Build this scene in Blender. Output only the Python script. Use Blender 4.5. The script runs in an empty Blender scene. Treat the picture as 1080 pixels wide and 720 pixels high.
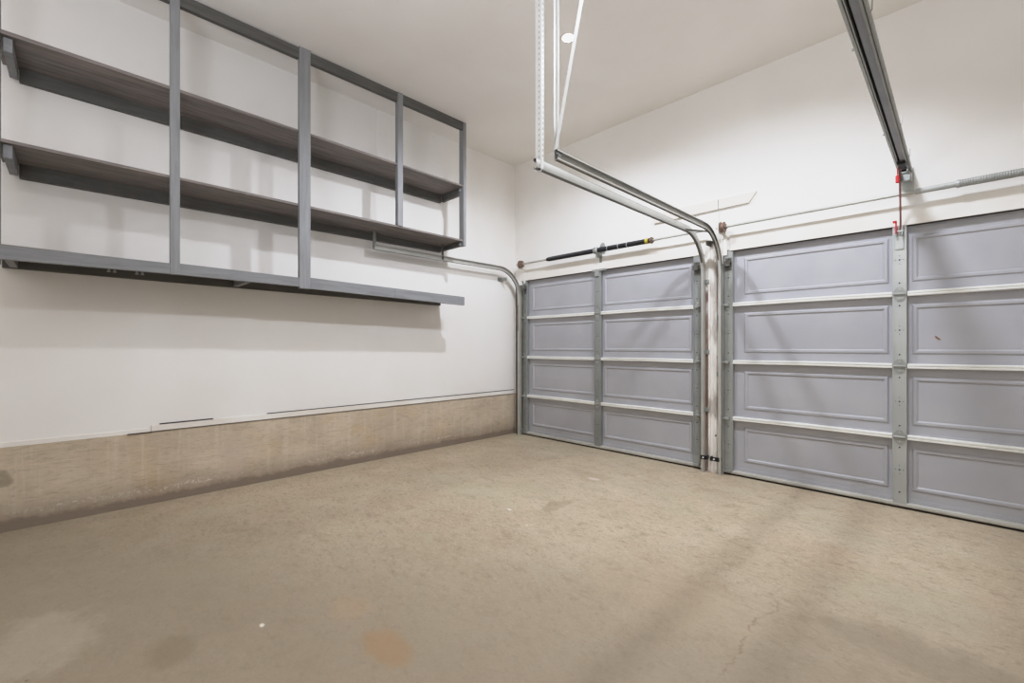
import bpy, bmesh, math, random
from mathutils import Vector, Matrix
random.seed(7)
sc = bpy.context.scene
COL = sc.collection
PI = math.pi

# ------------------------------------------------------------------ materials
def lin(c):
    return tuple(((v/255)/12.92 if v/255 <= .04045 else ((v/255+.055)/1.055)**2.4) for v in c) + (1.0,)

class NT:
    def __init__(s, name, rough=.6, metal=0., spec=.5):
        s.m = bpy.data.materials.new(name); s.m.use_nodes = True
        s.t = s.m.node_tree; s.b = s.t.nodes['Principled BSDF']
        s.b.inputs['Roughness'].default_value = rough
        s.b.inputs['Metallic'].default_value = metal
        s.b.inputs['Specular IOR Level'].default_value = spec
        s.co = s.t.nodes.new('ShaderNodeTexCoord').outputs['Object']
    def n(s, k, **kw):
        o = s.t.nodes.new(k)
        for a, v in kw.items(): setattr(o, a, v)
        return o
    def l(s, a, b): s.t.links.new(a, b)
    def mapping(s, scale=(1,1,1), loc=(0,0,0), rot=(0,0,0)):
        m = s.n('ShaderNodeMapping'); s.l(s.co, m.inputs[0])
        m.inputs['Scale'].default_value = scale; m.inputs['Location'].default_value = loc
        m.inputs['Rotation'].default_value = rot
        return m.outputs[0]
    def noise(s, scale, detail=4, rough=.55, vec=None, dist=0.):
        t = s.n('ShaderNodeTexNoise'); s.l(vec or s.co, t.inputs['Vector'])
        t.inputs['Scale'].default_value = scale; t.inputs['Detail'].default_value = detail
        t.inputs['Roughness'].default_value = rough; t.inputs['Distortion'].default_value = dist
        return t.outputs[0]
    def ramp(s, f, a, b, lo=0., hi=1.):
        r = s.n('ShaderNodeMapRange'); r.interpolation_type = 'SMOOTHSTEP'
        s.l(f, r.inputs[0]); r.inputs[1].default_value = a; r.inputs[2].default_value = b
        r.inputs[3].default_value = lo; r.inputs[4].default_value = hi
        return r.outputs[0]
    def mix(s, f, a, b, mode='MIX'):
        x = s.n('ShaderNodeMix', data_type='RGBA', blend_type=mode)
        for sock, v in ((x.inputs[0], f), (x.inputs[6], a), (x.inputs[7], b)):
            if isinstance(v, (int, float)): sock.default_value = v
            elif isinstance(v, tuple): sock.default_value = lin(v) if max(v) > 1.001 else (v if len(v) == 4 else v+(1,))
            else: s.l(v, sock)
        return x.outputs[2]
    def math(s, op, a, b=0., c=None):
        x = s.n('ShaderNodeMath', operation=op)
        for i, v in enumerate((a, b) + ((c,) if c is not None else ())):
            if isinstance(v, (int, float)): x.inputs[i].default_value = v
            else: s.l(v, x.inputs[i])
        return x.outputs[0]
    def xyz(s):
        x = s.n('ShaderNodeSeparateXYZ'); s.l(s.co, x.inputs[0]); return x.outputs
    def blob(s, cx, cy, cz, rx, ry, rz, wob=.35, nscale=6.):
        # soft-edged irregular patch mask around a point of the surface
        v = s.n('ShaderNodeVectorMath', operation='SUBTRACT'); s.l(s.co, v.inputs[0]); v.inputs[1].default_value = (cx, cy, cz)
        d = s.n('ShaderNodeVectorMath', operation='DIVIDE'); s.l(v.outputs[0], d.inputs[0]); d.inputs[1].default_value = (rx, ry, rz)
        le = s.n('ShaderNodeVectorMath', operation='LENGTH'); s.l(d.outputs[0], le.inputs[0])
        nz = s.noise(nscale, 5, .65)
        k = s.math('ADD', le.outputs['Value'], s.math('MULTIPLY', s.math('SUBTRACT', nz, .5), wob*4))
        return s.ramp(k, 1.15, .55)
    def bump(s, h, strength=.2, dist=.01):
        b = s.n('ShaderNodeBump'); b.inputs['Strength'].default_value = strength; b.inputs['Distance'].default_value = dist
        s.l(h, b.inputs['Height']); s.l(b.outputs[0], s.b.inputs['Normal'])
    def col(s, c):
        if isinstance(c, tuple): s.b.inputs['Base Color'].default_value = lin(c)
        else: s.l(c, s.b.inputs['Base Color'])
        return s.m

def simple(name, c, rough=.55, metal=0., var=.08, scale=9., bump=0., c2=None):
    q = NT(name, rough, metal)
    f = q.ramp(q.noise(scale, 4), .3, .7)
    d = c2 or tuple(max(0, v*(1-var)) for v in c)
    o = q.col(q.mix(f, c, d))
    if bump: q.bump(q.noise(scale*6, 3), bump, .004)
    return o

def make_wall(name, c, c2, bump=.05):
    q = NT(name, .75, 0, .3)
    f = q.ramp(q.noise(1.3, 3), .3, .7)
    f2 = q.ramp(q.noise(7, 4, .6), .62, .8, 0, .25)
    a = q.mix(f, c, c2); a = q.mix(f2, a, tuple(v-7 for v in c2))
    q.bump(q.noise(60, 3), bump, .003)
    return q.col(a)

M = {}
M['wall'] = make_wall('white_wall_paint', (238,236,232), (234,231,226))
M['ceiling'] = make_wall('ceiling_paint', (240,237,232), (236,232,226))
M['board'] = make_wall('cream_board_paint', (224,219,210), (216,209,199))
M['trim'] = make_wall('white_trim_paint', (240,238,232), (226,220,210))

def floor_mat():
    q = NT('worn_concrete_floor', .62, 0, .35)
    v1 = q.mapping((1,1,1), rot=(0,0,.7))
    st = q.mapping((.8,1.35,1), rot=(0,0,.6))
    big = q.ramp(q.noise(.9, 5, .6, v1), .36, .66)
    a = q.mix(big, (190,176,151), (181,164,140))
    a = q.mix(q.ramp(q.noise(2.6, 7, .65, st, .4), .42, .72, 0, .5), a, (202,188,166))
    a = q.mix(q.ramp(q.noise(6.5, 9, .8, st, .5), .49, .68, 0, .7), a, (154,138,113))
    a = q.mix(q.ramp(q.noise(21, 8, .82, st, .3), .5, .66, 0, .7), a, (138,121,98))
    a = q.mix(q.ramp(q.noise(38, 8, .8, q.mapping((.8,1.2,1), (2,1,0), (0,0,.8))), .5, .66, 0, .6), a, (212,200,182))
    a = q.mix(q.ramp(q.noise(1.6, 4, .6, q.mapping(loc=(3,8,0))), .5, .75, 0, .5), a, (184,180,154))
    a = q.mix(q.ramp(q.noise(1.9, 5, .6, q.mapping(loc=(7,1,0))), .55, .75, 0, .4), a, (188,163,138))
    a = q.mix(q.ramp(q.noise(80, 6, .8), .5, .68, 0, .6), a, (122,106,86))
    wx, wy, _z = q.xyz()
    a = q.mix(q.ramp(q.math('SUBTRACT', q.math('MULTIPLY', wx, .62), wy), 3.3, 5.3, 0, .8), a, (140,127,107))  # light falloff painted into the slab colour, darker towards camera and right
    # stains
    for (x, y, rx, ry, c, k) in FLOOR_BLOBS:
        a = q.mix(q.math('MULTIPLY', q.blob(x, y, 0, rx, ry, 1, .42, 7 if rx > .05 else 20), k), a, c)
    # hairline crack running across the slab towards the right door
    x, y, _ = q.xyz()
    cx_ = q.math('ADD', q.math('MULTIPLY', q.math('SUBTRACT', q.noise(3.2, 5, .7, q.mapping((.01,1,1))), .5), .22), 3.77)
    dd = q.math('ABSOLUTE', q.math('SUBTRACT', x, cx_))
    ck = q.math('MULTIPLY', q.ramp(dd, .008, .001), q.math('MULTIPLY', q.ramp(y, -1.7, -2.2), q.ramp(y, -3.3, -3.0)))
    ck = q.math('MULTIPLY', ck, q.ramp(q.noise(9, 4, .6), .35, .6))
    a = q.mix(q.math('MULTIPLY', ck, .55), a, (126,104,80))
    # speckles
    vo = q.n('ShaderNodeTexVoronoi'); q.l(q.co, vo.inputs['Vector']); vo.inputs['Scale'].default_value = 3.2; vo.inputs['Randomness'].default_value = 1
    a = q.mix(q.ramp(vo.outputs['Distance'], .03, .018, 0, .75), a, (92,78,62))
    vo = q.n('ShaderNodeTexVoronoi'); q.l(q.mapping(loc=(.37,.9,0)), vo.inputs['Vector']); vo.inputs['Scale'].default_value = 1.6
    a = q.mix(q.ramp(vo.outputs['Distance'], .014, .008, 0, .8), a, (235,228,214))
    q.bump(q.noise(30, 6, .7), .12, .004)
    r = q.ramp(q.noise(4, 5), .3, .7, .5, .72); q.l(r, q.b.inputs['Roughness'])
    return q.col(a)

def curb_mat():
    q = NT('stained_concrete_stem_wall', .85, 0, .25)
    z = q.xyz()[2]; y = q.xyz()[1]
    st = q.mapping((1,1.2,3.2))
    dr = q.mapping((1,9,.5))
    a = q.mix(q.ramp(q.noise(1.7, 5, .6), .35, .68), (206,192,171), (190,175,154))
    a = q.mix(q.ramp(q.noise(3, 8, .75, st, .8), .45, .75, 0, .5), a, (160,145,125))
    a = q.mix(q.ramp(q.noise(2.2, 5, .6, q.mapping((1,1,1.5), (5,2,1))), .5, .75, 0, .5), a, (196,168,128))
    a = q.mix(q.ramp(q.noise(1.6, 5, .7, dr), .5, .7, 0, .5), a, (212,200,182))
    a = q.mix(q.ramp(q.noise(22, 9, .82, q.mapping((1,.5,2.4))), .5, .7, 0, .5), a, (116,102,84))
    # board-form line
    l1 = q.math('ABSOLUTE', q.math('SUBTRACT', z, q.math('ADD', .475, q.math('MULTIPLY', y, .012))))
    a = q.mix(q.math('MULTIPLY', q.ramp(l1, .006, .001, 0, .6), q.ramp(q.noise(2.3, 3, .6), .48, .6)), a, (214,198,172))
    # damp dark band along the floor
    zn = q.math('ADD', z, q.math('MULTIPLY', q.math('SUBTRACT', q.noise(5, 9, .8), .5), .16))
    a = q.mix(q.ramp(zn, .26, .04, 0, .65), a, (138,124,108))
    a = q.mix(q.ramp(zn, .088, .05, 0, .7), a, (122,108,96))
    # pale efflorescence crust
    ef = q.ramp(q.math('ABSOLUTE', q.math('SUBTRACT', zn, .115)), .022, .003)
    ef = q.math('MULTIPLY', ef, q.ramp(q.noise(45, 5, .8), .5, .62))
    ef = q.math('MULTIPLY', ef, q.ramp(q.noise(1.1, 2, .5, q.mapping(loc=(0,.7,0))), .42, .6))
    a = q.mix(ef, a, (214,204,192))
    a = q.mix(q.math('MULTIPLY', q.blob(0,-4.74,.35,1,.05,.07,.4,14), .4), a, (72,62,34))
    a = q.mix(q.math('MULTIPLY', q.blob(0,-3.42,.30,1,.1,.22,.25,8), .5), a, (196,178,164))
    q.bump(q.noise(28, 8, .75, q.mapping((1,.6,1.6))), .4, .008)
    return q.col(a)

def post_mat():
    q = NT('peeling_white_post_paint', .7, 0, .3)
    x, y, z = q.xyz()
    v = q.mapping((14,14,1.6))
    base = q.mix(q.ramp(q.noise(2, 4, .6, v), .35, .7), (236,233,226), (212,206,198))
    peel = q.ramp(q.noise(1.8, 6, .65, q.mapping((6,6,1.1), (1,0,.4))), .60, .65)
    grey = q.ramp(q.noise(1.3, 4, .6, q.mapping((5,5,1.3), (4,0,2))), .52, .66, 0, .75)
    a = q.mix(grey, base, (150,140,130))
    a = q.mix(q.math('MULTIPLY', peel, .75), a, (122,86,66))
    xe = q.math('ADD', x, q.math('MULTIPLY', q.math('SUBTRACT', q.noise(6, 5, .7), .5), .02))
    band = q.math('MULTIPLY', q.ramp(xe, -.042, -.050, 0, .85), q.ramp(z, 1.78, 1.72))
    a = q.mix(q.math('MULTIPLY', band, q.ramp(q.noise(2.2, 4, .6, q.mapping((3,3,.8), (0,0,3))), .36, .5)), a, (128,90,68))
    q.bump(q.noise(3, 6, .7, v), .5, .008)
    return q.col(a)

def metal_mat(name, c, c2, rough=.42, metal=.35, rust=0.):
    q = NT(name, rough, metal)
    a = q.mix(q.ramp(q.noise(2.5, 4, .55), .3, .72), c, c2)
    if rust: a = q.mix(q.ramp(q.noise(16, 6, .7), .62-rust*.2, .74-rust*.2, 0, .85), a, (120,76,50))
    return q.col(a)

def shelf_mat(name, c, c2, wood=None, k=.35, axis=1):
    q = NT(name, .6, 0, .35)
    sc_ = [12,12,12]; sc_[axis] = .9
    g = q.noise(3, 6, .65, q.mapping(tuple(sc_)), .4)
    a = q.mix(q.ramp(g, .35, .7), c, c2)
    if wood: a = q.mix(q.ramp(q.noise(2, 6, .7, q.mapping(tuple(v*.6 for v in sc_), (3,1,2))), .5, .72, 0, k), a, wood)
    q.bump(g, .15, .003)
    return q.col(a)

M['curb'] = curb_mat()
M['post'] = post_mat()
M['panel'] = (lambda q: (q.bump(q.noise(5, 4, .6, q.mapping((60,60,4))), .12, .002), q.col(q.mix(q.ramp(q.noise(2, 3), .3, .7), (175,175,178), (167,167,171))))[1])(NT('grey_lilac_door_steel', .45, 0, .45))
M['galv'] = metal_mat('galvanised_steel', (182,184,180), (168,171,167), .42, .2, .0)
M['galv_dirty'] = metal_mat('weathered_galvanised_steel', (164,166,161), (146,148,143), .45, .2, .12)
M['galv_old'] = metal_mat('dull_old_galvanised_steel', (148,151,148), (132,135,131), .5, .15, .08)
M['track'] = metal_mat('track_steel', (186,185,178), (168,167,160), .4, .2, .0)
M['track_dark'] = metal_mat('dark_steel_and_flange_shade', (112,110,102), (88,86,79), .5, .2, .0)  # dark fittings, and the shade painted on the channel flanges
M['strap'] = metal_mat('bright_strap_steel', (226,226,222), (206,206,202), .4, .1)
M['strut'] = metal_mat('pale_strut_paint', (236,236,230), (222,222,216), .45, 0)
M['rail_bottom'] = metal_mat('pale_bottom_rail', (196,194,186), (180,178,170), .45, .1)
M['jamb'] = metal_mat('dark_weathered_jamb', (120,116,104), (92,88,78), .7, 0, .45)
M['rust'] = metal_mat('rusty_brown_metal', (132,112,100), (106,86,74), .6, .1, .35)
M['black'] = simple('black_spring_steel', (26,25,25), .45, .2, .3)
M['rubber'] = simple('black_rubber', (32,28,25), .8)
M['hole'] = simple('dark_punched_hole', (48,47,45), .9)
M['grey_rail'] = metal_mat('grey_opener_rail', (150,152,156), (134,136,140), .4, .25)
M['red'] = simple('red_plastic', (198,30,34), .45)
M['redrod'] = metal_mat('reddish_rod', (150,104,96), (120,84,78), .5, .1)
M['yellow'] = simple('yellow_paint_mark', (176,160,52), .6)
M['chalk'] = simple('white_chalk_mark', (200,200,196), .8)
M['shelf_grey'] = shelf_mat('grey_painted_lumber', (141,142,143), (126,127,128))
M['shelf_post'] = shelf_mat('grey_painted_post_lumber', (146,147,148), (130,131,132), axis=2)
M['shelf_board'] = shelf_mat('grey_stained_plywood', (134,126,121), (106,99,95), (160,146,136), .6)
M['shelf_dark'] = shelf_mat('dark_grey_ledger_lumber', (98,97,93), (84,83,79))
M['crack'] = simple('dark_gap', (70,62,56), .9)
M['hole_light'] = simple('soft_punched_hole', (150,148,142), .9)
M['leaf'] = simple('dry_brown_spot', (134,98,66), .8)
def emis(name, c, s):
    q = NT(name); q.b.inputs['Emission Color'].default_value = c+(1,); q.b.inputs['Emission Strength'].default_value = s
    return q.col((250,250,250))
M['glow'] = emis('lit_lamp_lens', (1,.98,.94), 30)

# ------------------------------------------------------------------ mesh helpers
class MB:
    def __init__(s): s.bm = bmesh.new(); s.k = 0
    def mat(s, k): s.k = k; return s
    def _f(s, vs):
        try:
            f = s.bm.faces.new(vs); f.material_index = s.k; return f
        except ValueError: return None
    def hexa(s, p):     # p: 8 points, bottom 4 ccw then top 4
        v = [s.bm.verts.new(q) for q in p]
        for q in ((3,2,1,0),(4,5,6,7),(0,1,5,4),(1,2,6,5),(2,3,7,6),(3,0,4,7)): s._f([v[i] for i in q])
        return s
    def box(s, x0, x1, y0, y1, z0, z1, bev=0.):
        if bev:
            t = bmesh.new(); bmesh.ops.create_cube(t, size=1)
            for v in t.verts: v.co = Vector(((x0+x1)/2+v.co.x*(x1-x0), (y0+y1)/2+v.co.y*(y1-y0), (z0+z1)/2+v.co.z*(z1-z0)))
            bmesh.ops.bevel(t, geom=list(t.edges), offset=bev, segments=1, affect='EDGES', profile=.5)
            mp = {v: s.bm.verts.new(v.co) for v in t.verts}
            for f in t.faces: s._f([mp[v] for v in f.verts])
            t.free(); return s
        return s.hexa([(x0,y0,z0),(x1,y0,z0),(x1,y1,z0),(x0,y1,z0),(x0,y0,z1),(x1,y0,z1),(x1,y1,z1),(x0,y1,z1)])
    def sweep(s, path, frames, prof, closed=True, cap=True, pm=None):
        # path points, frames = list of (a, b) unit vectors, prof = 2D points
        rings = []
        for p, (a, b) in zip(path, frames):
            rings.append([s.bm.verts.new(Vector(p)+Vector(a)*u+Vector(b)*w) for u, w in prof])
        n = len(prof)
        for k, (r0, r1) in enumerate(zip(rings, rings[1:])):
            for i in range(n if closed else n-1):
                if pm: s.k = pm(i, k)
                s._f([r0[i], r0[(i+1) % n], r1[(i+1) % n], r1[i]])
        if cap and closed: s._f(rings[0][::-1]); s._f(rings[-1])
        return s
    def lathe(s, p0, p1, prof, n=16):
        # prof: list of (t along axis in metres, radius)
        p0 = Vector(p0); d = (Vector(p1)-p0).normalized()
        a = d.orthogonal().normalized(); b = d.cross(a)
        rings = []
        for t, r in prof:
            c = p0+d*t
            rings.append([s.bm.verts.new(c+(a*math.cos(2*PI*i/n)+b*math.sin(2*PI*i/n))*max(r, 1e-4)) for i in range(n)])
        for r0, r1 in zip(rings, rings[1:]):
            for i in range(n): s._f([r0[i], r0[(i+1) % n], r1[(i+1) % n], r1[i]])
        s._f(rings[0][::-1]); s._f(rings[-1])
        return s
    def cyl(s, p0, p1, r, n=14, r2=None):
        L = (Vector(p1)-Vector(p0)).length
        return s.lathe(p0, p1, [(0, r), (L, r if r2 is None else r2)], n)
    def tube(s, pts, r, n=8):
        pts = [Vector(p) for p in pts]
        fr = []
        for i, p in enumerate(pts):
            d = (pts[min(i+1, len(pts)-1)]-pts[max(i-1, 0)]).normalized()
            a = d.cross(Vector((.13,.27,.95))).normalized(); fr.append((a, d.cross(a)))
        return s.sweep(pts, fr, [(r*math.cos(2*PI*i/n), r*math.sin(2*PI*i/n)) for i in range(n)])
    def plate(s, pts, d, bev=0):
        # extruded polygon: pts 3D coplanar, d extrusion vector
        a = [s.bm.verts.new(p) for p in pts]; b = [s.bm.verts.new(Vector(p)+Vector(d)) for p in pts]
        s._f(a[::-1]); s._f(b)
        n = len(a)
        for i in range(n): s._f([a[i], a[(i+1) % n], b[(i+1) % n], b[i]])
        return s

def origin(p):
    o = Vector((0,0,0))
    while p: o += p.location; p = p.parent
    return o

def obj(name, mb, mats, parent=None, smooth=False, loc=None):
    bm = mb.bm
    bmesh.ops.recalc_face_normals(bm, faces=list(bm.faces))
    me = bpy.data.meshes.new(name)
    off = origin(parent) if parent else Vector((0,0,0))
    l = Vector(loc) if loc is not None else Vector((0,0,0))
    for v in bm.verts: v.co -= off+l
    bm.to_mesh(me); bm.free()
    for m in (mats if isinstance(mats, (list, tuple)) else [mats]): me.materials.append(m)
    if smooth:
        me.polygons.foreach_set('use_smooth', [True]*len(me.polygons))
        try: me.set_sharp_from_angle(angle=math.radians(35))
        except Exception: pass
    o = bpy.data.objects.new(name, me); COL.objects.link(o)
    o.location = l
    if parent: o.parent = parent
    return o

def tag(o, label, cat, group=None, kind=None):
    if label: o['label'] = label
    if cat: o['category'] = cat
    if group: o['group'] = group
    if kind: o['kind'] = kind
    return o

def thing(name, label, cat, loc=(0,0,0), group=None, kind=None):
    o = bpy.data.objects.new(name, None); COL.objects.link(o); o.location = loc
    o.empty_display_size = .1
    return tag(o, label, cat, group, kind)

# ------------------------------------------------------------------ room shell
RX, RY = 5.62, -6.6
def cz(y): return 3.735 - .0095*y
Z1, Z2 = .556, .61
FLOOR_BLOBS = [
    # x, y, rx, ry, colour, strength
    (2.76,-3.50,.15,.09,(158,124,86),.5),
    (2.40,-3.49,.13,.09,(186,152,120),.22),
    (2.17,-4.13,.13,.08,(126,113,88),.45),
    (2.029,-2.099,.022,.014,(238,232,222),1.),
    (2.03,-1.02,.07,.035,(228,220,206),.8),
    (1.95,-.97,.24,.16,(166,150,126),.4),
    (2.22,-1.80,.07,.22,(152,136,112),.5),
    (1.80,-1.60,.25,.14,(176,164,140),.4),
    (2.25,-3.82,.02,.012,(236,228,214),.8),
    (4.27,-2.03,.35,.16,(122,110,92),.3),
    (3.34,-2.30,.5,.3,(170,152,128),.3),
    (1.75,-4.5,.3,.2,(196,186,168),.22),
]
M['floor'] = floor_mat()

def struct(name, mb, m, label=None, cat=None, loc=None):
    return tag(obj(name, mb, m, loc=loc), label, cat, kind='structure')

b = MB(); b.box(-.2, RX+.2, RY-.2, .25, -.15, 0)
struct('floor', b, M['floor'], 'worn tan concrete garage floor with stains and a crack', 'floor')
def slab_ceiling():
    b = MB(); y0, y1 = RY-.2, .25
    b.hexa([(-.2,y0,cz(y0)),(RX+.2,y0,cz(y0)),(RX+.2,y1,cz(y1)),(-.2,y1,cz(y1)),(-.2,y0,4.0),(RX+.2,y0,4.0),(RX+.2,y1,4.0),(-.2,y1,4.0)])
    return b
struct('ceiling', slab_ceiling(), M['ceiling'], 'plain off white ceiling of the garage', 'ceiling')
def wall_prism(x0, x1, y0, y1, zb):
    return MB().hexa([(x0,y0,zb),(x1,y0,zb),(x1,y1,zb),(x0,y1,zb),(x0,y0,cz(y0)+.02),(x1,y0,cz(y0)+.02),(x1,y1,cz(y1)+.02),(x0,y1,cz(y1)+.02)])
struct('wall_left', wall_prism(-.12, 0, RY, 0, Z1), M['wall'], 'long white wall behind the grey shelves, above the concrete base', 'wall')
struct('wall_right', wall_prism(RX, RX+.12, RY, 0, 0), M['wall'], 'white side wall beyond the right garage door', 'wall')
struct('wall_back', wall_prism(-.12, RX+.12, RY-.12, RY, 0), M['wall'], 'white back wall of the garage', 'wall')
# door wall: header, jamb strips and pier round two openings
D1, D2 = (.165, 2.60), (2.80, 5.30)
DT = 2.125
b = MB()
b.hexa([(-.12,0,DT),(RX+.12,0,DT),(RX+.12,.2,DT),(-.12,.2,DT),(-.12,0,cz(0)),(RX+.12,0,cz(0)),(RX+.12,.2,cz(0)),(-.12,.2,cz(0))])
b.box(-.12, .135, 0, .2, 0, DT)
b.box(D1[1]+.02, D2[0]-.02, 0, .2, 0, DT)
b.box(D2[1]+.02, RX+.12, 0, .2, 0, DT)
struct('wall_front', b, M['wall'], 'white wall around and above the two grey garage doors', 'wall')
b = MB(); b.box(-.14, .004, RY, 0, 0, Z1)
struct('baseboard_left', b, M['curb'], 'stained brown grey concrete base running under the white left wall', 'concrete base')
# sill board along the concrete with dark gaps above it
b = MB()
b.box(0, .010, -3.98, -.02, Z1+.002, Z2-.004, .002)
b.box(0, .006, RY, -4.0, Z1-.004, Z1+.030, .002)
b.mat(1)
b.box(-.004, .0135, -4.12, -3.98, Z1-.005, Z1+.001)
b.box(-.004, .0125, -3.98, -.03, Z1-.001, Z1+.002)
b.box(-.004, .0105, -3.93, -3.58, Z2-.005, Z2+.004)
b.box(-.004, .0105, -3.17, -1.9, Z2-.004, Z2+.002)
b.box(-.004, .0105, -1.9, -.03, Z2-.004, Z2+.003)
struct('trim_1', b, [M['trim'], M['crack']], 'narrow white sill board along the top of the concrete base', 'trim')
# headers boards over both doors
b = MB()
b.box(D1[0]-.03, 2.66, -.012, 0, DT-.012, 2.26, .002)
b.box(2.86, D2[1]+.03, -.012, 0, DT-.012, 2.26, .002)
struct('trim_2', b, M['trim'], 'white header board above the garage doors', 'trim')
# ceiling cove line at plasterboard joint on the left wall
b = MB()
b.box(0, .006, -2.10, -1.98, 3.0, cz(-2)-.0, .002)
struct('trim_3', b, M['wall'], 'faint raised plasterboard strip high on the left wall', 'trim')
# centre post between the doors
b = MB()
px0, px1 = 2.635, 2.805
yy = [(0,0),(0,-.018),(.030,-.018),(.034,-.030),(.058,-.030),(.062,-.022),(.084,-.022),(.088,-.034),(.118,-.034),(.122,-.024),(.170,-.024),(.170,0)]
path = [Vector((px0,0,0)), Vector((px0,0,2.12)), Vector((px0,0,2.235))]
b.sweep(path, [((1,0,0),(0,1,0))]*3, yy)
b.mat(1); b.cyl((2.745,-.033,.36),(2.745,-.038,.36),.008,8)
tag(obj('trim_4', b, [M['post'], M['hole']], loc=(2.72,0,0)), 'white timber post with brown peeling paint between the two doors', 'post', kind='structure')

b = MB(); b.box(.012, .158, -.006, .0, 0, 2.06, .001)
struct('trim_7', b, M['jamb'], 'dark weathered jamb strip in the corner beside the left garage door', 'jamb')

# ------------------------------------------------------------------ storage shelves
S = thing('wall_shelf', 'long grey painted three tier timber shelf hung on the white left wall', 'shelf', (0,-2.9,1.7))
XF = .45
YN = -4.735           # near end, at the left edge of the view
def post(y0, y1, x0, z0, z1):
    b = MB(); b.box(x0, XF, y0, y1, z0, z1, .002); return b
obj('post', post(-4.747,-4.712,.370,1.70,cz(-4.7)), M['shelf_post'], S)
obj('post', post(-3.919,-3.862,.412,1.728,cz(-3.9)), M['shelf_post'], S)
obj('post', post(-3.045,-2.952,.412,1.708,cz(-3)), M['shelf_post'], S)
obj('post', post(-2.110,-2.050,.400,2.42,cz(-2)), M['shelf_post'], S)
obj('post', post(-1.279,-1.240,.370,2.350,cz(-1.3)), M['shelf_post'], S)
def yslab(x0, x1, ya, yb, za0, za1, zb0, zb1):   # prism running along y whose ends may differ in height
    return MB().hexa([(x0,ya,za0),(x1,ya,za0),(x1,yb,zb0),(x0,yb,zb0),(x0,ya,za1),(x1,ya,za1),(x1,yb,zb1),(x0,yb,zb1)])
def sl(y, z_far, z_near): return z_far + (z_near-z_far)*(-1.28-y)/3.4
for (ya, yb) in ((YN,-3.919), (-3.862,-3.045), (-2.952,-2.110), (-2.050,-1.279)):
    t = lambda y: 3.752 if y > -1.3 else min(cz(y)-.003, 3.752+.0*(y))
    z0a = 3.672 if ya > -3.1 else 3.655
    obj('top_rail', yslab(.405, .444, ya, yb, 3.662, min(3.750,cz(ya)), 3.662, min(3.750,cz(yb))), M['shelf_dark'], S)
# shelf boards, ledgers and cross cleats
s1 = yslab(.004, .438, YN, -1.250, sl(YN,3.018,3.050), sl(YN,3.036,3.072), 3.018, 3.036)
obj('shelf_board', s1, M['shelf_board'], S)
s2 = yslab(.004, .438, YN, -1.250, sl(YN,2.404,2.414), sl(YN,2.421,2.433), 2.402, 2.420)
obj('shelf_board', s2, M['shelf_board'], S)
s3 = yslab(.004, .411, YN, -1.300, 1.800, 1.818, 1.750, 1.766)
obj('shelf_board', s3, M['shelf_board'], S)
def seg(y0, y1): return y0, y1
for (ya, yb) in ((-4.66,-3.80),(-3.796,-1.290)):
    obj('ledger', yslab(.001, .039, ya, yb, sl(ya,2.928,2.957), sl(ya,3.018,3.050), sl(yb,2.928,2.957), sl(yb,3.018,3.050)), M['shelf_dark'], S)
for (ya, yb) in ((-4.66,-3.84),(-3.836,-1.290)):
    obj('ledger', yslab(.001, .039, ya, yb, sl(ya,2.338,2.322), sl(ya,2.402,2.414), sl(yb,2.338,2.322), sl(yb,2.402,2.414)), M['shelf_dark'], S)
obj('ledger', yslab(.001, .039, YN, -1.30, 1.724, 1.806, 1.700, 1.780), M['shelf_dark'], S)
def cleat(y0, y1, z0, z1, x1=.405):
    b = MB(); b.box(.039, x1, y0, y1, z0, z1, .002); return b
obj('cross_cleat', cleat(-1.290,-1.252,2.935,3.018,.370), M['shelf_dark'], S)
obj('cross_cleat', cleat(-1.290,-1.252,2.352,2.402,.370), M['shelf_dark'], S)
for z0, z1 in ((2.962,3.046),(2.332,2.412),(1.728,1.806)):
    obj('cross_cleat', cleat(-4.702,-4.664,z0,z1,.41), M['shelf_grey'], S)
for y in (-3.42,):
    obj('cross_cleat', cleat(y-.019,y+.019,1.722,1.800,.41), M['shelf_grey'], S)
# front beam pieces of the lowest tier
for (ya, yb, a0, a1, c0, c1) in ((YN,-3.9195,1.724,1.806,1.729,1.803), (-3.8615,-3.0455,1.729,1.808,1.722,1.797),
                                 (-2.9515,-2.139,1.712,1.806,1.696,1.790), (-2.136,-1.264,1.696,1.790,1.677,1.772)):
    obj('front_beam', yslab(.412, XF-.001, ya, yb, a0, a1, c0, c1), M['shelf_grey'], S)
for y in (-4.235, -4.205, -4.088, -4.058):
    b = MB(); b.cyl((.30,y,1.727),(.30,y,1.80),.005,8); b.cyl((.30,y,1.722),(.30,y,1.730),.010,8)
    obj('bolt', b, M['galv'], S)
for (y, z) in ((-1.262,2.985),(-1.262,2.372)):
    b = MB(); b.cyl((.395,y-.020,z),(.395,y-.032,z),.013,10); obj('bolt', b, M['galv'], S)

# ------------------------------------------------------------------ garage doors
PY = .045            # panel face
def bead(b, x0, x1, z0, z1, w=.036, h=.009):
    # raised mitred picture-frame bead on the panel face
    for k, (lo, hi) in enumerate(((0,.28),(.28,.72),(.72,1))):
        d0, d1 = lo*w, hi*w
        y0 = PY-(0 if k == 0 else h)
        y1 = PY-(0 if k == 2 else h)
        r0 = [(x0+d0,y0,z0+d0),(x1-d0,y0,z0+d0),(x1-d0,y0,z1-d0),(x0+d0,y0,z1-d0)]
        r1 = [(x0+d1,y1,z0+d1),(x1-d1,y1,z0+d1),(x1-d1,y1,z1-d1),(x0+d1,y1,z1-d1)]
        A = [b.bm.verts.new(p) for p in r0]; B = [b.bm.verts.new(p) for p in r1]
        for i in range(4): b._f([A[i],A[(i+1)%4],B[(i+1)%4],B[i]])
JZ = [.045, .535, 1.065, 1.605, 2.118]
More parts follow.
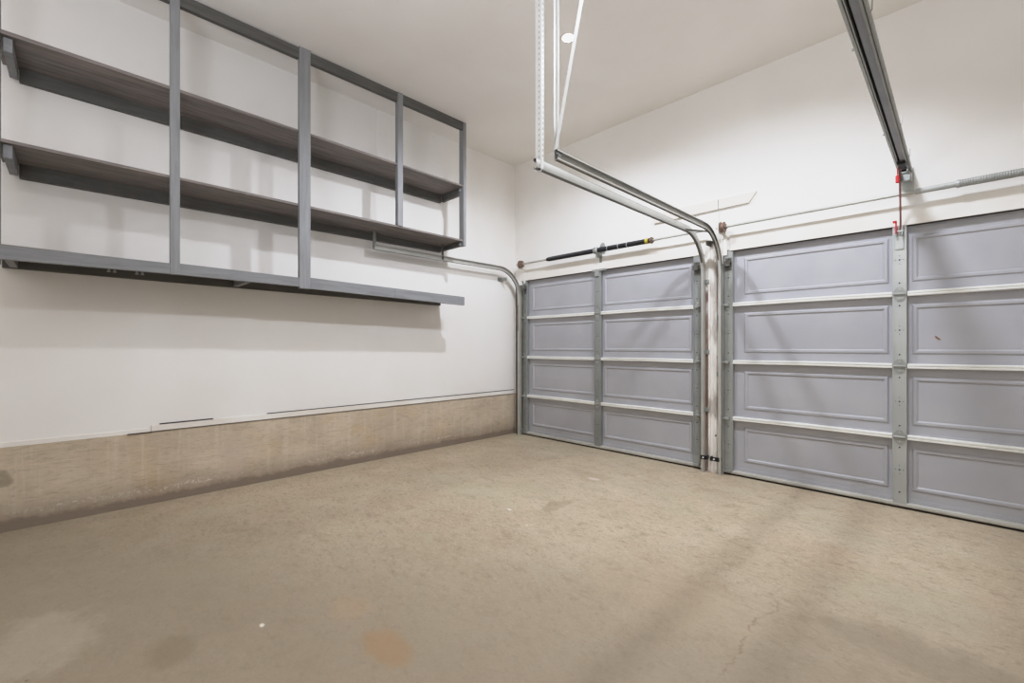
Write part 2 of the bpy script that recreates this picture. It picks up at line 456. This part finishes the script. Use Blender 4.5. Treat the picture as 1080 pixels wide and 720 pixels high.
def hinge(x, z, parent, w=.05, roller=None):
    h = thing_part = None
    b = MB()
    pts = lambda s: [(x-w/2,-.006,z+s*.004),(x+w/2,-.006,z+s*.004),(x+w/2,-.006,z+s*.022),(x+w*.22,-.006,z+s*.052),(x-w*.22,-.006,z+s*.052),(x-w/2,-.006,z+s*.022)]
    b.plate(pts(1), (0,-.004,0)); b.plate(pts(-1), (0,-.004,0))
    b.cyl((x-w/2,-.014,z),(x+w/2,-.014,z),.009,10)
    b.mat(1)
    for s in (1,-1): b.cyl((x,-.010,z+s*.034),(x,-.016,z+s*.034),.006,8)
    h = obj('hinge', b, [M['galv_dirty'], M['track']], parent)
    if roller:
        b = MB(); b.cyl((x,-.03,z),(roller,-.052,z),.005,8)
        b.box(x-.018,x+.018,-.034,-.010,z-.014,z+.014,.003)
        obj('roller_stem', b, M['galv_dirty'], h)
def garage_door(name, x0, x1, label, cs, es, rx, spans, cw, sm='galv'):
    t = thing(name, label, 'garage door', (x0,.05,0), kind='structure')
    for k in range(4):
        z0, z1 = JZ[k], JZ[k+1]
        b = MB(); b.box(x0, x1, PY, PY+.04, z0+.002, z1-.002)
        # section lip lines
        b.box(x0, x1, PY-.010, PY, z1-.020, z1-.002)
        b.box(x0, x1, PY-.006, PY, z0+.002, z0+.030)
        for (a, c) in spans: bead(b, a, c, z0+.090, z1-.078)
        obj('panel_section', b, M['panel'], t)
    # vertical stiles
    def stile(a, c, y=-.004, holes=True, zt=2.118, m='galv'):
        b = MB(); b.box(a, c, y, PY, .03, zt, .003)
        b.box(a+.004, a+.010, y-.003, y, .03, zt); 
        if holes:
            b.mat(1); xm = (a+c)/2
            for k in range(4):
                for f in (.16,.5,.84):
                    z = JZ[k]+(JZ[k+1]-JZ[k])*f
                    b.cyl((xm,y-.0005,z),(xm,y-.002,z),.0055,8)
                    if f == .5:
                        for dx, dz in ((-.022,0),(.022,0),(0,.03),(0,-.03)): b.cyl((xm+dx,y-.0005,z+dz),(xm+dx,y-.002,z+dz),.0028,6)
        return obj('stile', b, [M[m], M['hole']], t)
    stile(cs-cw/2, cs+cw/2, m=sm)
    edges = []
    for (a, c) in es: stile(a, c, m='galv_dirty' if sm == 'galv' else sm)
    # horizontal struts on the joints, broken at the stiles
    for z in JZ[1:4]:
        for (a, c) in ((es[0][1], cs-cw/2-.002), (cs+cw/2+.002, es[1][0])):
            b = MB()
            pr = [(0,-.018),(-.036,-.018),(-.044,-.014),(-.044,-.004),(-.037,0),(-.044,.004),(-.044,.013),(-.038,.018),(0,.018)]
            b.sweep([(a,PY-.004,z),((a+c)/2,PY-.004,z+(.004 if random.random()<.5 else -.003)),(c,PY-.004,z)], [((0,1,0),(0,0,1))]*3, pr)
            b.mat(1)
            obj('strut', b, [M['strut'], M['rust']], t)
        hinge(cs, z, t, cw*.82)
    for i, (a, c) in enumerate(es):
        for z in JZ[1:4]: hinge((a+c)/2+(.01 if i else -.01), z, t, .044, rx[i])
        xr = (a+c)/2
        b = MB(); b.box(xr-.03,xr+.03,-.045,-.004,2.0,2.012); b.box(xr-.028,xr+.028,-.05,-.046,1.965,2.012,.001); b.box(xr-.028,xr+.028,-.006,-.002,1.93,2.05)
        b.cyl((xr,-.035,1.985),(rx[i],-.05,1.985),.005,8)
        obj('top_bracket', b, M['track_dark'], t)
        b = MB(); b.box(xr-.028,xr+.028,-.03,-.003,.035,.05); b.box(xr-.03,xr+.03,-.008,-.003,.03,.13,.001)
        b.cyl((xr,-.03,.075),(rx[i],-.05,.075),.005,8)
        obj('bottom_bracket', b, M['galv_dirty'], t)
    b = MB(); b.box(x0, x1, -.002, PY+.02, .016, .046, .003); b.box(x0, x1, -.008, -.002, .026, .034)
    obj('bottom_rail', b, M['rail_bottom'], t)
    b = MB(); b.box(x0, x1, .006, PY+.03, .0, .016, .002)
    obj('rubber_seal', b, M['rubber'], t)
    return t
g1 = garage_door('door_1', D1[0], D1[1], 'grey panelled garage door on the left, below the black spring', 1.376, ((.165,.228),(2.515,2.590)), (.145,2.640), ((.283,1.312),(1.434,2.490)), .088, 'galv_old')
g2 = garage_door('door_2', D2[0]+.005, D2[1], 'grey panelled garage door on the right with opener arm and small brown spot', 4.070, ((2.812,2.888),(5.22,5.30)), (2.785,5.34), ((2.973,4.006),(4.136,5.16)), .082)
# bracket under header on the centre stiles and a dry spot on the right door
b = MB(); b.box(1.30,1.50,-.016,-.012,2.100,2.125,.001); b.box(1.35,1.40,-.020,-.004,2.04,2.112,.001)
obj('stile_top_bracket', b, M['galv_dirty'], g1)
b = MB()
b.box(4.046,4.094,-.012,-.004,1.94,2.118,.001); b.box(4.050,4.056,-.045,-.012,2.04,2.10); b.box(4.084,4.090,-.045,-.012,2.04,2.10)
b.cyl((4.045,-.036,2.07),(4.095,-.036,2.07),.006,8)
obj('arm_bracket', b, M['galv'], g2)
b = MB(); b.plate([(4.262,PY-.001,1.292),(4.285,PY-.001,1.270),(4.292,PY-.001,1.262),(4.280,PY-.001,1.262),(4.262,PY-.001,1.280)], (0,-.003,0))
obj('brown_spot', b, M['leaf'], g2)
b = MB(); b.box(D1[0],D1[1],-.002,.02,2.108,2.124);  # black strips drawing the gap line under the header
struct('trim_5', b, M['rubber'], 'thin black strip along the gap above the left garage door', 'weather strip')
b = MB(); b.box(D2[0],D2[1],-.002,.02,2.108,2.124)
struct('trim_6', b, M['rubber'], 'thin black strip along the gap above the right garage door', 'weather strip')

# ------------------------------------------------------------------ tracks
def track(name, label, xw, side, zh, yend, R=.38, yv=-.060, dark=False, ztop=None):
    # xw: web plane; side: +1 channel opens towards +x
    t = thing(name, label, 'door track', (xw,yv,0), group=None)
    path = []; fr = []
    X = Vector((1,0,0))
    def add(y, z, ny, nz): path.append(Vector((xw,y,z))); fr.append((X*side, Vector((0,ny,nz))))
    for i in range(5): add(yv, i*(zh-R)/5, 1, 0)
    for i in range(15):
        a = PI/2*i/14
        add(yv-R+R*math.cos(a), zh-R+R*math.sin(a), math.cos(a), math.sin(a))
    add(yend, zh, 0, 1)
    h, d, th = .031, .026, .0025
    # C profile with rolled lips: (depth, across)
    out = [(0,-h+.006),(.004,-h),(d-.006,-h),(d,-h+.004),(d,-h+.012),(d-.003,-h+.012),(d-.003,-h+.006),(d-.008,-h+th),(.006,-h+th),(th,-h+.008)]
    prof = out + [(u,-w) for u, w in reversed(out)]
    b = MB(); b.sweep(path, fr, prof, pm=lambda i, k: 1 if (k >= 12 and i in (0,1,11,12,13,17,18)) or (8 <= k < 12 and i in (0,1)) else 0)  # darker faces paint in the flange shade along the overhead run
    obj('channel', b, [M['track'], M['track_dark']], t, smooth=True)
    return t
TA = track('door_track', 'curved steel track beside the post, serving the left garage door', 2.652, -1, 2.284, -2.485)
TB = track('door_track', 'curved steel track right of the post with slanted strap to ceiling', 2.786, 1, 2.286, -2.485)
TC = track('door_track', 'curved steel track along the left wall under the shelves', .130, 1, 2.243, -2.20)

def angle_iron(b, x, y, z0, z1, ax=-1, ay=1, w=.036, n=0, th=.003):
    # vertical perforated angle: one flange along x, one along y
    b.box(min(x,x+ax*w), max(x,x+ax*w), y-th/2, y+th/2, z0, z1)
    b.box(x-th/2, x+th/2, min(y,y+ay*w), max(y,y+ay*w), z0, z1)
# hanger of the left track of the pair
b = MB()
x, y = 2.655, -2.445
b.box(x-.046,x,y-.0015,y+.0015,2.245,cz(y)-.001); b.box(x-.0015,x+.0015,y,y+.018,2.262,cz(y)-.001)
b.mat(1)
z = 2.33
while z < 3.7:
    b.box(x-.020,x-.015,y-.0025,y+.0025,z,z+.010)
    b.box(x-.0025,x+.0025,y+.006,y+.013,z,z+.016)
    z += .032
obj('perforated_hanger', b, [M['strap'], M['hole_light']], TA)
b = MB(); b.plate([(x-.055,y-.004,2.325),(x-.045,y-.004,2.340),(x+.004,y-.004,2.285),(x+.004,y-.004,2.245),(x-.012,y-.004,2.245)], (0,-.003,0))
b.mat(1)
for dx, dz in ((-.040,.318-.005),(-.026,.296),(-.012,.272),(-.004,.255)): b.cyl((x+dx,y-.006,2+dz),(x+dx,y-.012,2+dz),.007,8)
obj('end_plate', b, [M['strap'], M['hole']], TA)
# hanger of the right track of the pair: upright strap and slanted strap
b = MB(); b.box(2.780,2.783,-2.482,-2.456,2.262,cz(-2.46)-.001); b.box(2.780,2.796,-2.459,-2.456,2.325,cz(-2.46)-.001)
obj('upright_strap', b, M['strap'], TB)
b = MB()
p0 = Vector((2.783,-2.470,2.310)); p1 = p0 + Vector((.2380,0,1))*(cz(-2.47)-2.320)
d = (p1-p0).normalized(); a = Vector((0,1,0)); n_ = d.cross(a)
b.sweep([p0,p1], [(a,n_)]*2, [(-.012,-.002),(.012,-.002),(.012,.002),(-.012,.002)])
b.sweep([p0,p1], [(a,n_)]*2, [(.009,-.002),(.012,-.002),(.012,.013),(.009,.013)])
b.mat(1)
obj('slanted_strap', b, [M['strap'], M['hole']], TB)
b = MB(); b.box(2.790,2.806,-2.476,-2.440,2.268,2.306,.002); b.cyl((2.80,-2.476,2.29),(2.80,-2.488,2.29),.008,8)
obj('stop_bolt', b, M['track_dark'], TB)
# tie plate that joins both curved tracks
b = MB(); b.hexa([(2.650,-.50,2.268),(2.790,-.34,2.250),(2.790,-.28,2.250),(2.650,-.42,2.268),(2.650,-.50,2.274),(2.790,-.34,2.256),(2.790,-.28,2.256),(2.650,-.42,2.274)])
obj('tie_bracket', b, M['track_dark'], TA)
b = MB(); b.box(2.700,2.742,-.16,-.012,2.205,2.209); b.box(2.700,2.704,-.16,-.012,2.17,2.209)
obj('shelf_bracket', b, M['track_dark'], TA)
# wall hangers of the left-wall track
for yh, w in ((-2.195,.018), (-1.335,.014)):
    b = MB(); b.box(.127,.130,yh-w,yh+w,2.215,2.402); b.box(.127,.165,yh-w,yh-w+.003,2.215,2.402)
    obj('hanger', b, M['galv_dirty'] if yh < -2 else M['track_dark'], TC)
b = MB(); b.box(.002,.127,-.30,-.285,2.10,2.135); b.box(.002,.006,-.34,-.24,2.09,2.145)
obj('wall_bracket', b, M['galv_dirty'], TC)
# brackets that hold the upright parts
def jamb_bracket(t, xw, side, z, m='galv_dirty', yb=-.02):
    b = MB(); s = side
    xa, xb = sorted((xw-s*.003, xw-s*.034)); b.box(xa,xb,-.036,-.033,z-.022,z+.022,.001)
    xa, xb = sorted((xw-s*.0005, xw-s*.0035)); b.box(xa,xb,-.086,-.033,z-.018,z+.018)
    b.cyl((xw-s*.022,-.036,z),(xw-s*.022,-.043,z),.007,8)
    obj('jamb_bracket', b, M[m], t)
for z in (1.84, 1.16, .60): jamb_bracket(TA, 2.652, -1, z)
for z in (1.50, .95): jamb_bracket(TB, 2.786, 1, z)
for z in (1.62, .95): jamb_bracket(TC, .130, 1, z, 'track_dark')
def black_bracket(t, x0, x1, xb):
    b = MB(); b.box(x0,x1,-.093,-.088,.125,.165,.002); b.box(x0,x0+.006,-.09,-.035,.128,.162); b.box(x1-.006,x1,-.09,-.035,.128,.162)
    b.mat(1); b.cyl((xb,-.093,.145),(xb,-.100,.145),.008,10)
    obj('black_clamp', b, [M['black'], M['strap']], t)
black_bracket(TA, 2.622, 2.682, 2.650)
black_bracket(TB, 2.712, 2.800, 2.752)
b = MB(); b.box(.136,.150,-.092,-.086,1.42,1.78,.002)
obj('rusty_patch', b, M['rust'], TC)

# ------------------------------------------------------------------ torsion shafts
ZS, YS = 2.325, -.100
def spring_profile(L, r, pitch=.012, amp=.0022):
    n = int(L/pitch*3); return [(0, r*.6)] + [(L*i/n, r+amp*math.sin(2*PI*i/3)) for i in range(n+1)] + [(L, r*.6)]
def drum(t, x0, s, r=.049):
    b = MB()
    pr = [(0,.018),(.001,r),(.006,r+.004),(.010,r-.006),(.026,r-.010),(.030,r),(.036,r),(.037,.024),(.055,.022),(.056,.013)]
    b.lathe((x0,YS,ZS),(x0+s,YS,ZS), pr, 20)
    obj('cable_drum', b, M['rust'], t, smooth=True)
def end_plate(t, x, m='trim'):
    b = MB(); b.box(x-.002,x+.002,YS-.045,-.012,ZS-.06,ZS+.05,.001); b.box(x-.002,x+.035,-.016,-.012,ZS-.25,ZS+.05,.001)
    b.cyl((x-.012,YS,ZS),(x+.012,YS,ZS),.026,16)
    obj('bearing_plate', b, M[m], t)
T1 = thing('torsion_spring_assembly', 'torsion shaft with black springs above the left garage door', 'door spring', (1.4,YS,ZS))
b = MB(); b.cyl((.125,YS,ZS),(2.74,YS,ZS),.0125,14)
obj('shaft', b, M['track'], T1, smooth=True)
for a, c in ((.715,1.395),(1.450,2.118)):
    b = MB(); b.lathe((a,YS,ZS),(c,YS,ZS), spring_profile(c-a,.0265), 14)
    s_ = obj('spring', b, M['black'], T1, smooth=False)
    if a > 1:
        for i, xx in enumerate((1.58,1.72,1.83)):
            b = MB(); b.cyl((xx,YS,ZS),(xx+.004,YS,ZS),.0297,14); obj('chalk_mark', b, M['chalk'], s_)
        b = MB(); b.cyl((2.05,YS,ZS),(2.085,YS,ZS),.0297,14); obj('yellow_mark', b, M['yellow'], s_)
b = MB(); b.lathe((2.10,YS,ZS),(2.2,YS,ZS), [(0,.028),(.015,.036),(.022,.036),(.024,.026),(.038,.026),(.040,.013)], 14)
obj('winding_cone', b, M['rust'], T1, smooth=True)
b = MB(); b.lathe((.665,YS,ZS),(.72,YS,ZS), [(0,.014),(.012,.022),(.03,.026),(.05,.026)], 14)
obj('winding_cone', b, M['black'], T1, smooth=True)
b = MB()
b.lathe((1.392,YS,ZS),(1.5,YS,ZS), [(0,.030),(.010,.040),(.020,.040),(.022,.030),(.034,.030),(.036,.040),(.046,.040),(.058,.028)], 16)
b.box(1.418,1.424,-.10,-.012,ZS-.075,ZS+.02); b.box(1.412,1.446,-.016,-.012,ZS-.13,ZS+.06,.001)
b.plate([(1.455+.035*math.cos(PI*i/10),-.016,ZS+.055+.045*math.sin(PI*i/10)) for i in range(11)]+[(1.42,-.016,ZS-.02),(1.49,-.016,ZS-.02)][::1], (0,.004,0))
obj('centre_bracket', b, M['galv_dirty'], T1)
drum(T1, .190, 1); end_plate(T1, .175)
T2 = thing('torsion_spring_assembly', 'torsion shaft with pale grey spring above the right garage door', 'door spring', (4.0,YS,ZS))
ZS2 = ZS
b = MB(); b.cyl((2.775,YS,ZS),(5.42,YS,ZS),.0125,14); obj('shaft', b, M['track'], T2, smooth=True)
b = MB(); b.lathe((4.165,YS,ZS),(5.2,YS,ZS), spring_profile(.21,.0205,.010,.001), 14); obj('spring_sleeve', b, M['galv'], T2)
b = MB(); b.lathe((4.385,YS,ZS),(5.2,YS,ZS), spring_profile(.80,.0255,.012,.0015), 14); obj('spring', b, M['galv_dirty'], T2)
b = MB(); b.lathe((4.37,YS,ZS),(4.40,YS,ZS), [(0,.016),(.002,.028),(.014,.029),(.016,.02)], 14); obj('winding_cone', b, M['galv'], T2, smooth=True)
drum(T2, 2.815, 1); end_plate(T2, 2.805, 'post' if False else 'trim')
b = MB(); b.box(5.38,5.384,YS-.045,-.012,ZS-.06,ZS+.05,.001); b.cyl((5.37,YS,ZS),(5.395,YS,ZS),.026,16); obj('bearing_plate', b, M['trim'], T2)

# ------------------------------------------------------------------ opener rail
O = thing('garage_door_opener_rail', 'long grey opener rail hanging above the right door with red cord', 'opener rail', (4.108,-.1,2.47))
ZO = 2.470; YO = -3.6
def along(x0, x1, z0, z1, ya=YO, yb=-.10):
    b = MB(); b.box(x0,x1,ya,yb,z0,z1,.0015); return b
b = along(4.071,4.082,ZO,ZO+.034); b.box(4.085,4.089,YO,-.10,ZO+.004,ZO+.034)
obj('side_rail', b, M['track_dark' if False else 'galv'], O)
b = along(4.126,4.136,ZO,ZO+.034); b.box(4.139,4.146,YO,-.10,ZO+.002,ZO+.034)
obj('side_rail', b, M['galv_dirty'], O)
b = MB(); b.box(4.100,4.126,YO,-.36,ZO+.006,ZO+.020,.001)
obj('centre_rail', b, M['grey_rail'], O)
b = MB(); b.box(4.073,4.144,YO,-.10,ZO+.034,ZO+.040)
obj('rail_top', b, M['hole'], O)
for y in (-2.25,-1.02,-.42):
    b = MB(); b.tube([(4.146,y,ZO+.01),(4.152,y,ZO+.02),(4.152,y+.01,ZO+.07)],.003,6); obj('clip', b, M['galv_dirty'], O)
for y in (-2.03,-.95):
    b = MB(); b.cyl((4.073,y,ZO+.012),(4.062,y,ZO+.012),.006,8); obj('clip', b, M['galv_dirty'], O)
b = MB(); b.box(4.085,4.13,-.40,-.30,ZO-.016,ZO+.03,.004)
obj('trolley', b, M['black'], O)
for ya, yb in ((-.255,-.225),(-.19,-.165)):
    b = MB(); b.box(4.094,4.121,ya,yb,ZO-.004,ZO+.012,.002); obj('chain_spacer', b, M['black'], O)
b = MB(); b.box(4.074,4.080,-.15,-.012,ZO-.03,ZO+.055); b.box(4.136,4.142,-.15,-.012,ZO-.05,ZO+.055); b.box(4.074,4.150,-.016,-.012,ZO-.13,ZO+.06,.001)
b.cyl((4.066,-.12,ZO-.005),(4.15,-.12,ZO-.005),.006,8); b.cyl((4.128,-.15,ZO-.014),(4.128,-.165,ZO-.014),.012,10)
obj('header_bracket', b, M['galv'], O)
b = MB()
pth = [(4.092,-.30,ZO-.01),(4.089,-.24,ZO-.06),(4.086,-.18,ZO-.14),(4.083,-.12,ZO-.24),(4.080,-.06,ZO-.34),(4.076,-.03,2.075)]
b.sweep(pth, [((1,0,0),(0,.5,.86))]*6, [(-.006,-.004),(.006,-.004),(.006,.004),(-.006,.004)])
obj('door_arm', b, M['redrod'], O)
b = MB(); b.tube([(4.086,-.33,ZO-.012),(4.082,-.325,ZO-.04),(4.082,-.325,ZO-.075)],.0032,6)
obj('release_cord', b, M['red'], O)
b = MB(); b.box(4.072,4.092,-.336,-.316,ZO-.120,ZO-.068,.004); 
obj('release_handle', b, M['red'], O)
b = MB(); b.box(4.034,4.058,-.052,-.040,2.132,2.150,.003); b.box(4.049,4.058,-.052,-.040,2.05,2.150,.002)
obj('red_lever', b, M['red'], O)

# ------------------------------------------------------------------ board on the wall above the post
b = MB()
z0, z1 = 2.520, 2.620
b.plate([(2.10,0,z0),(3.035,0,z0+.010),(3.098,0,z1-.004),(2.10,0,z1)], (0,-.026,0))
b.mat(1); b.box(2.765,2.769,-.028,-.018,z0+.006,z1-.004)
wb = thing('wall_board', 'white painted board with angled end on the wall above the post', 'board', (2.6,0,2.57))
obj('board', b, [M['board'], M['crack']], wb)
b = MB(); b.tube([(2.768,-.022,2.60),(2.768,-.012,2.50),(2.768,-.006,2.40)],.0018,6); obj('thin_wire', b, M['strap'], wb)

# ------------------------------------------------------------------ downlight and lamps
LX, LY = 2.128, -1.52
dl = thing('recessed_downlight', 'small bright round recessed light in the ceiling', 'ceiling light', (LX,LY,cz(LY)))
b = MB(); zc = cz(LY)
b.lathe((LX,LY,zc+.01),(LX,LY,zc-.02), [(0,.066),(.012,.066),(.016,.060),(.016,.046),(.008,.044)], 32)
obj('trim_ring', b, M['trim'], dl, smooth=True)
b = MB(); b.lathe((LX,LY,zc-.006),(LX,LY,zc-.02), [(0,.044),(.004,.042),(.007,.03),(.008,.001)], 28)
obj('lens', b, M['glow'], dl, smooth=True)

LCOL = (.925,.975,1.10)
def spot(x, y, e, size=152, blend=.6, r=.035, tilt=0):
    l = bpy.data.lights.new('downlight_lamp', 'SPOT'); l.energy = e; l.spot_size = math.radians(size); l.spot_blend = blend
    l.shadow_soft_size = r; l.color = LCOL
    o = bpy.data.objects.new('downlight_lamp', l); COL.objects.link(o); o.location = (x,y,cz(y)-.05); o.rotation_euler = (0, math.radians(tilt), 0)
E1 = 84
spot(LX, LY, 138, tilt=8, r=.05); spot(3.80, -1.58, 215, tilt=15, r=.13)
# added fill lamp, out of view, aimed up to brighten the ceiling
l = bpy.data.lights.new('added_ceiling_fill', 'AREA'); l.shape = 'DISK'; l.size = 1.2; l.energy = 72; l.color = LCOL
o = bpy.data.objects.new('added_ceiling_fill', l); COL.objects.link(o); o.location = (3.3,-5.3,2.0); o.rotation_euler = (math.radians(180-12),0,0)
w = bpy.data.worlds.new('World'); sc.world = w; w.use_nodes = True
w.node_tree.nodes['Background'].inputs[0].default_value = (.8,.8,.8,1); w.node_tree.nodes['Background'].inputs[1].default_value = .3

# ------------------------------------------------------------------ camera
cam = bpy.data.cameras.new('Camera'); co = bpy.data.objects.new('Camera', cam); COL.objects.link(co)
cam.sensor_width = 36; cam.lens = 466.2/1080*36; cam.shift_y = 5.2/1080
co.location = (4.385,-4.398,1.213); co.rotation_euler = (PI/2, 0, math.radians(45.34))
cam.clip_start = .02
sc.camera = co
sc.view_settings.view_transform = 'Standard'
sc.view_settings.look = 'None'
sc.view_settings.exposure = 0.0
# soft highlight shoulder, as in the blended exposures of the photograph
sc.view_settings.use_curve_mapping = True
cm = sc.view_settings.curve_mapping
cm.white_level = (2,2,2); cm.extend = 'HORIZONTAL'
cu = cm.curves[3]
cu.points[0].location = (0,0); cu.points[1].location = (1,.93)
for u_, v_ in ((.06,.122),(.12,.25),(.22,.47),(.32,.665),(.45,.79),(.7,.875)): cu.points.new(u_, v_)
cm.update()
sc.cycles.use_denoising = True
sc.cycles.max_bounces = 10; sc.cycles.diffuse_bounces = 8
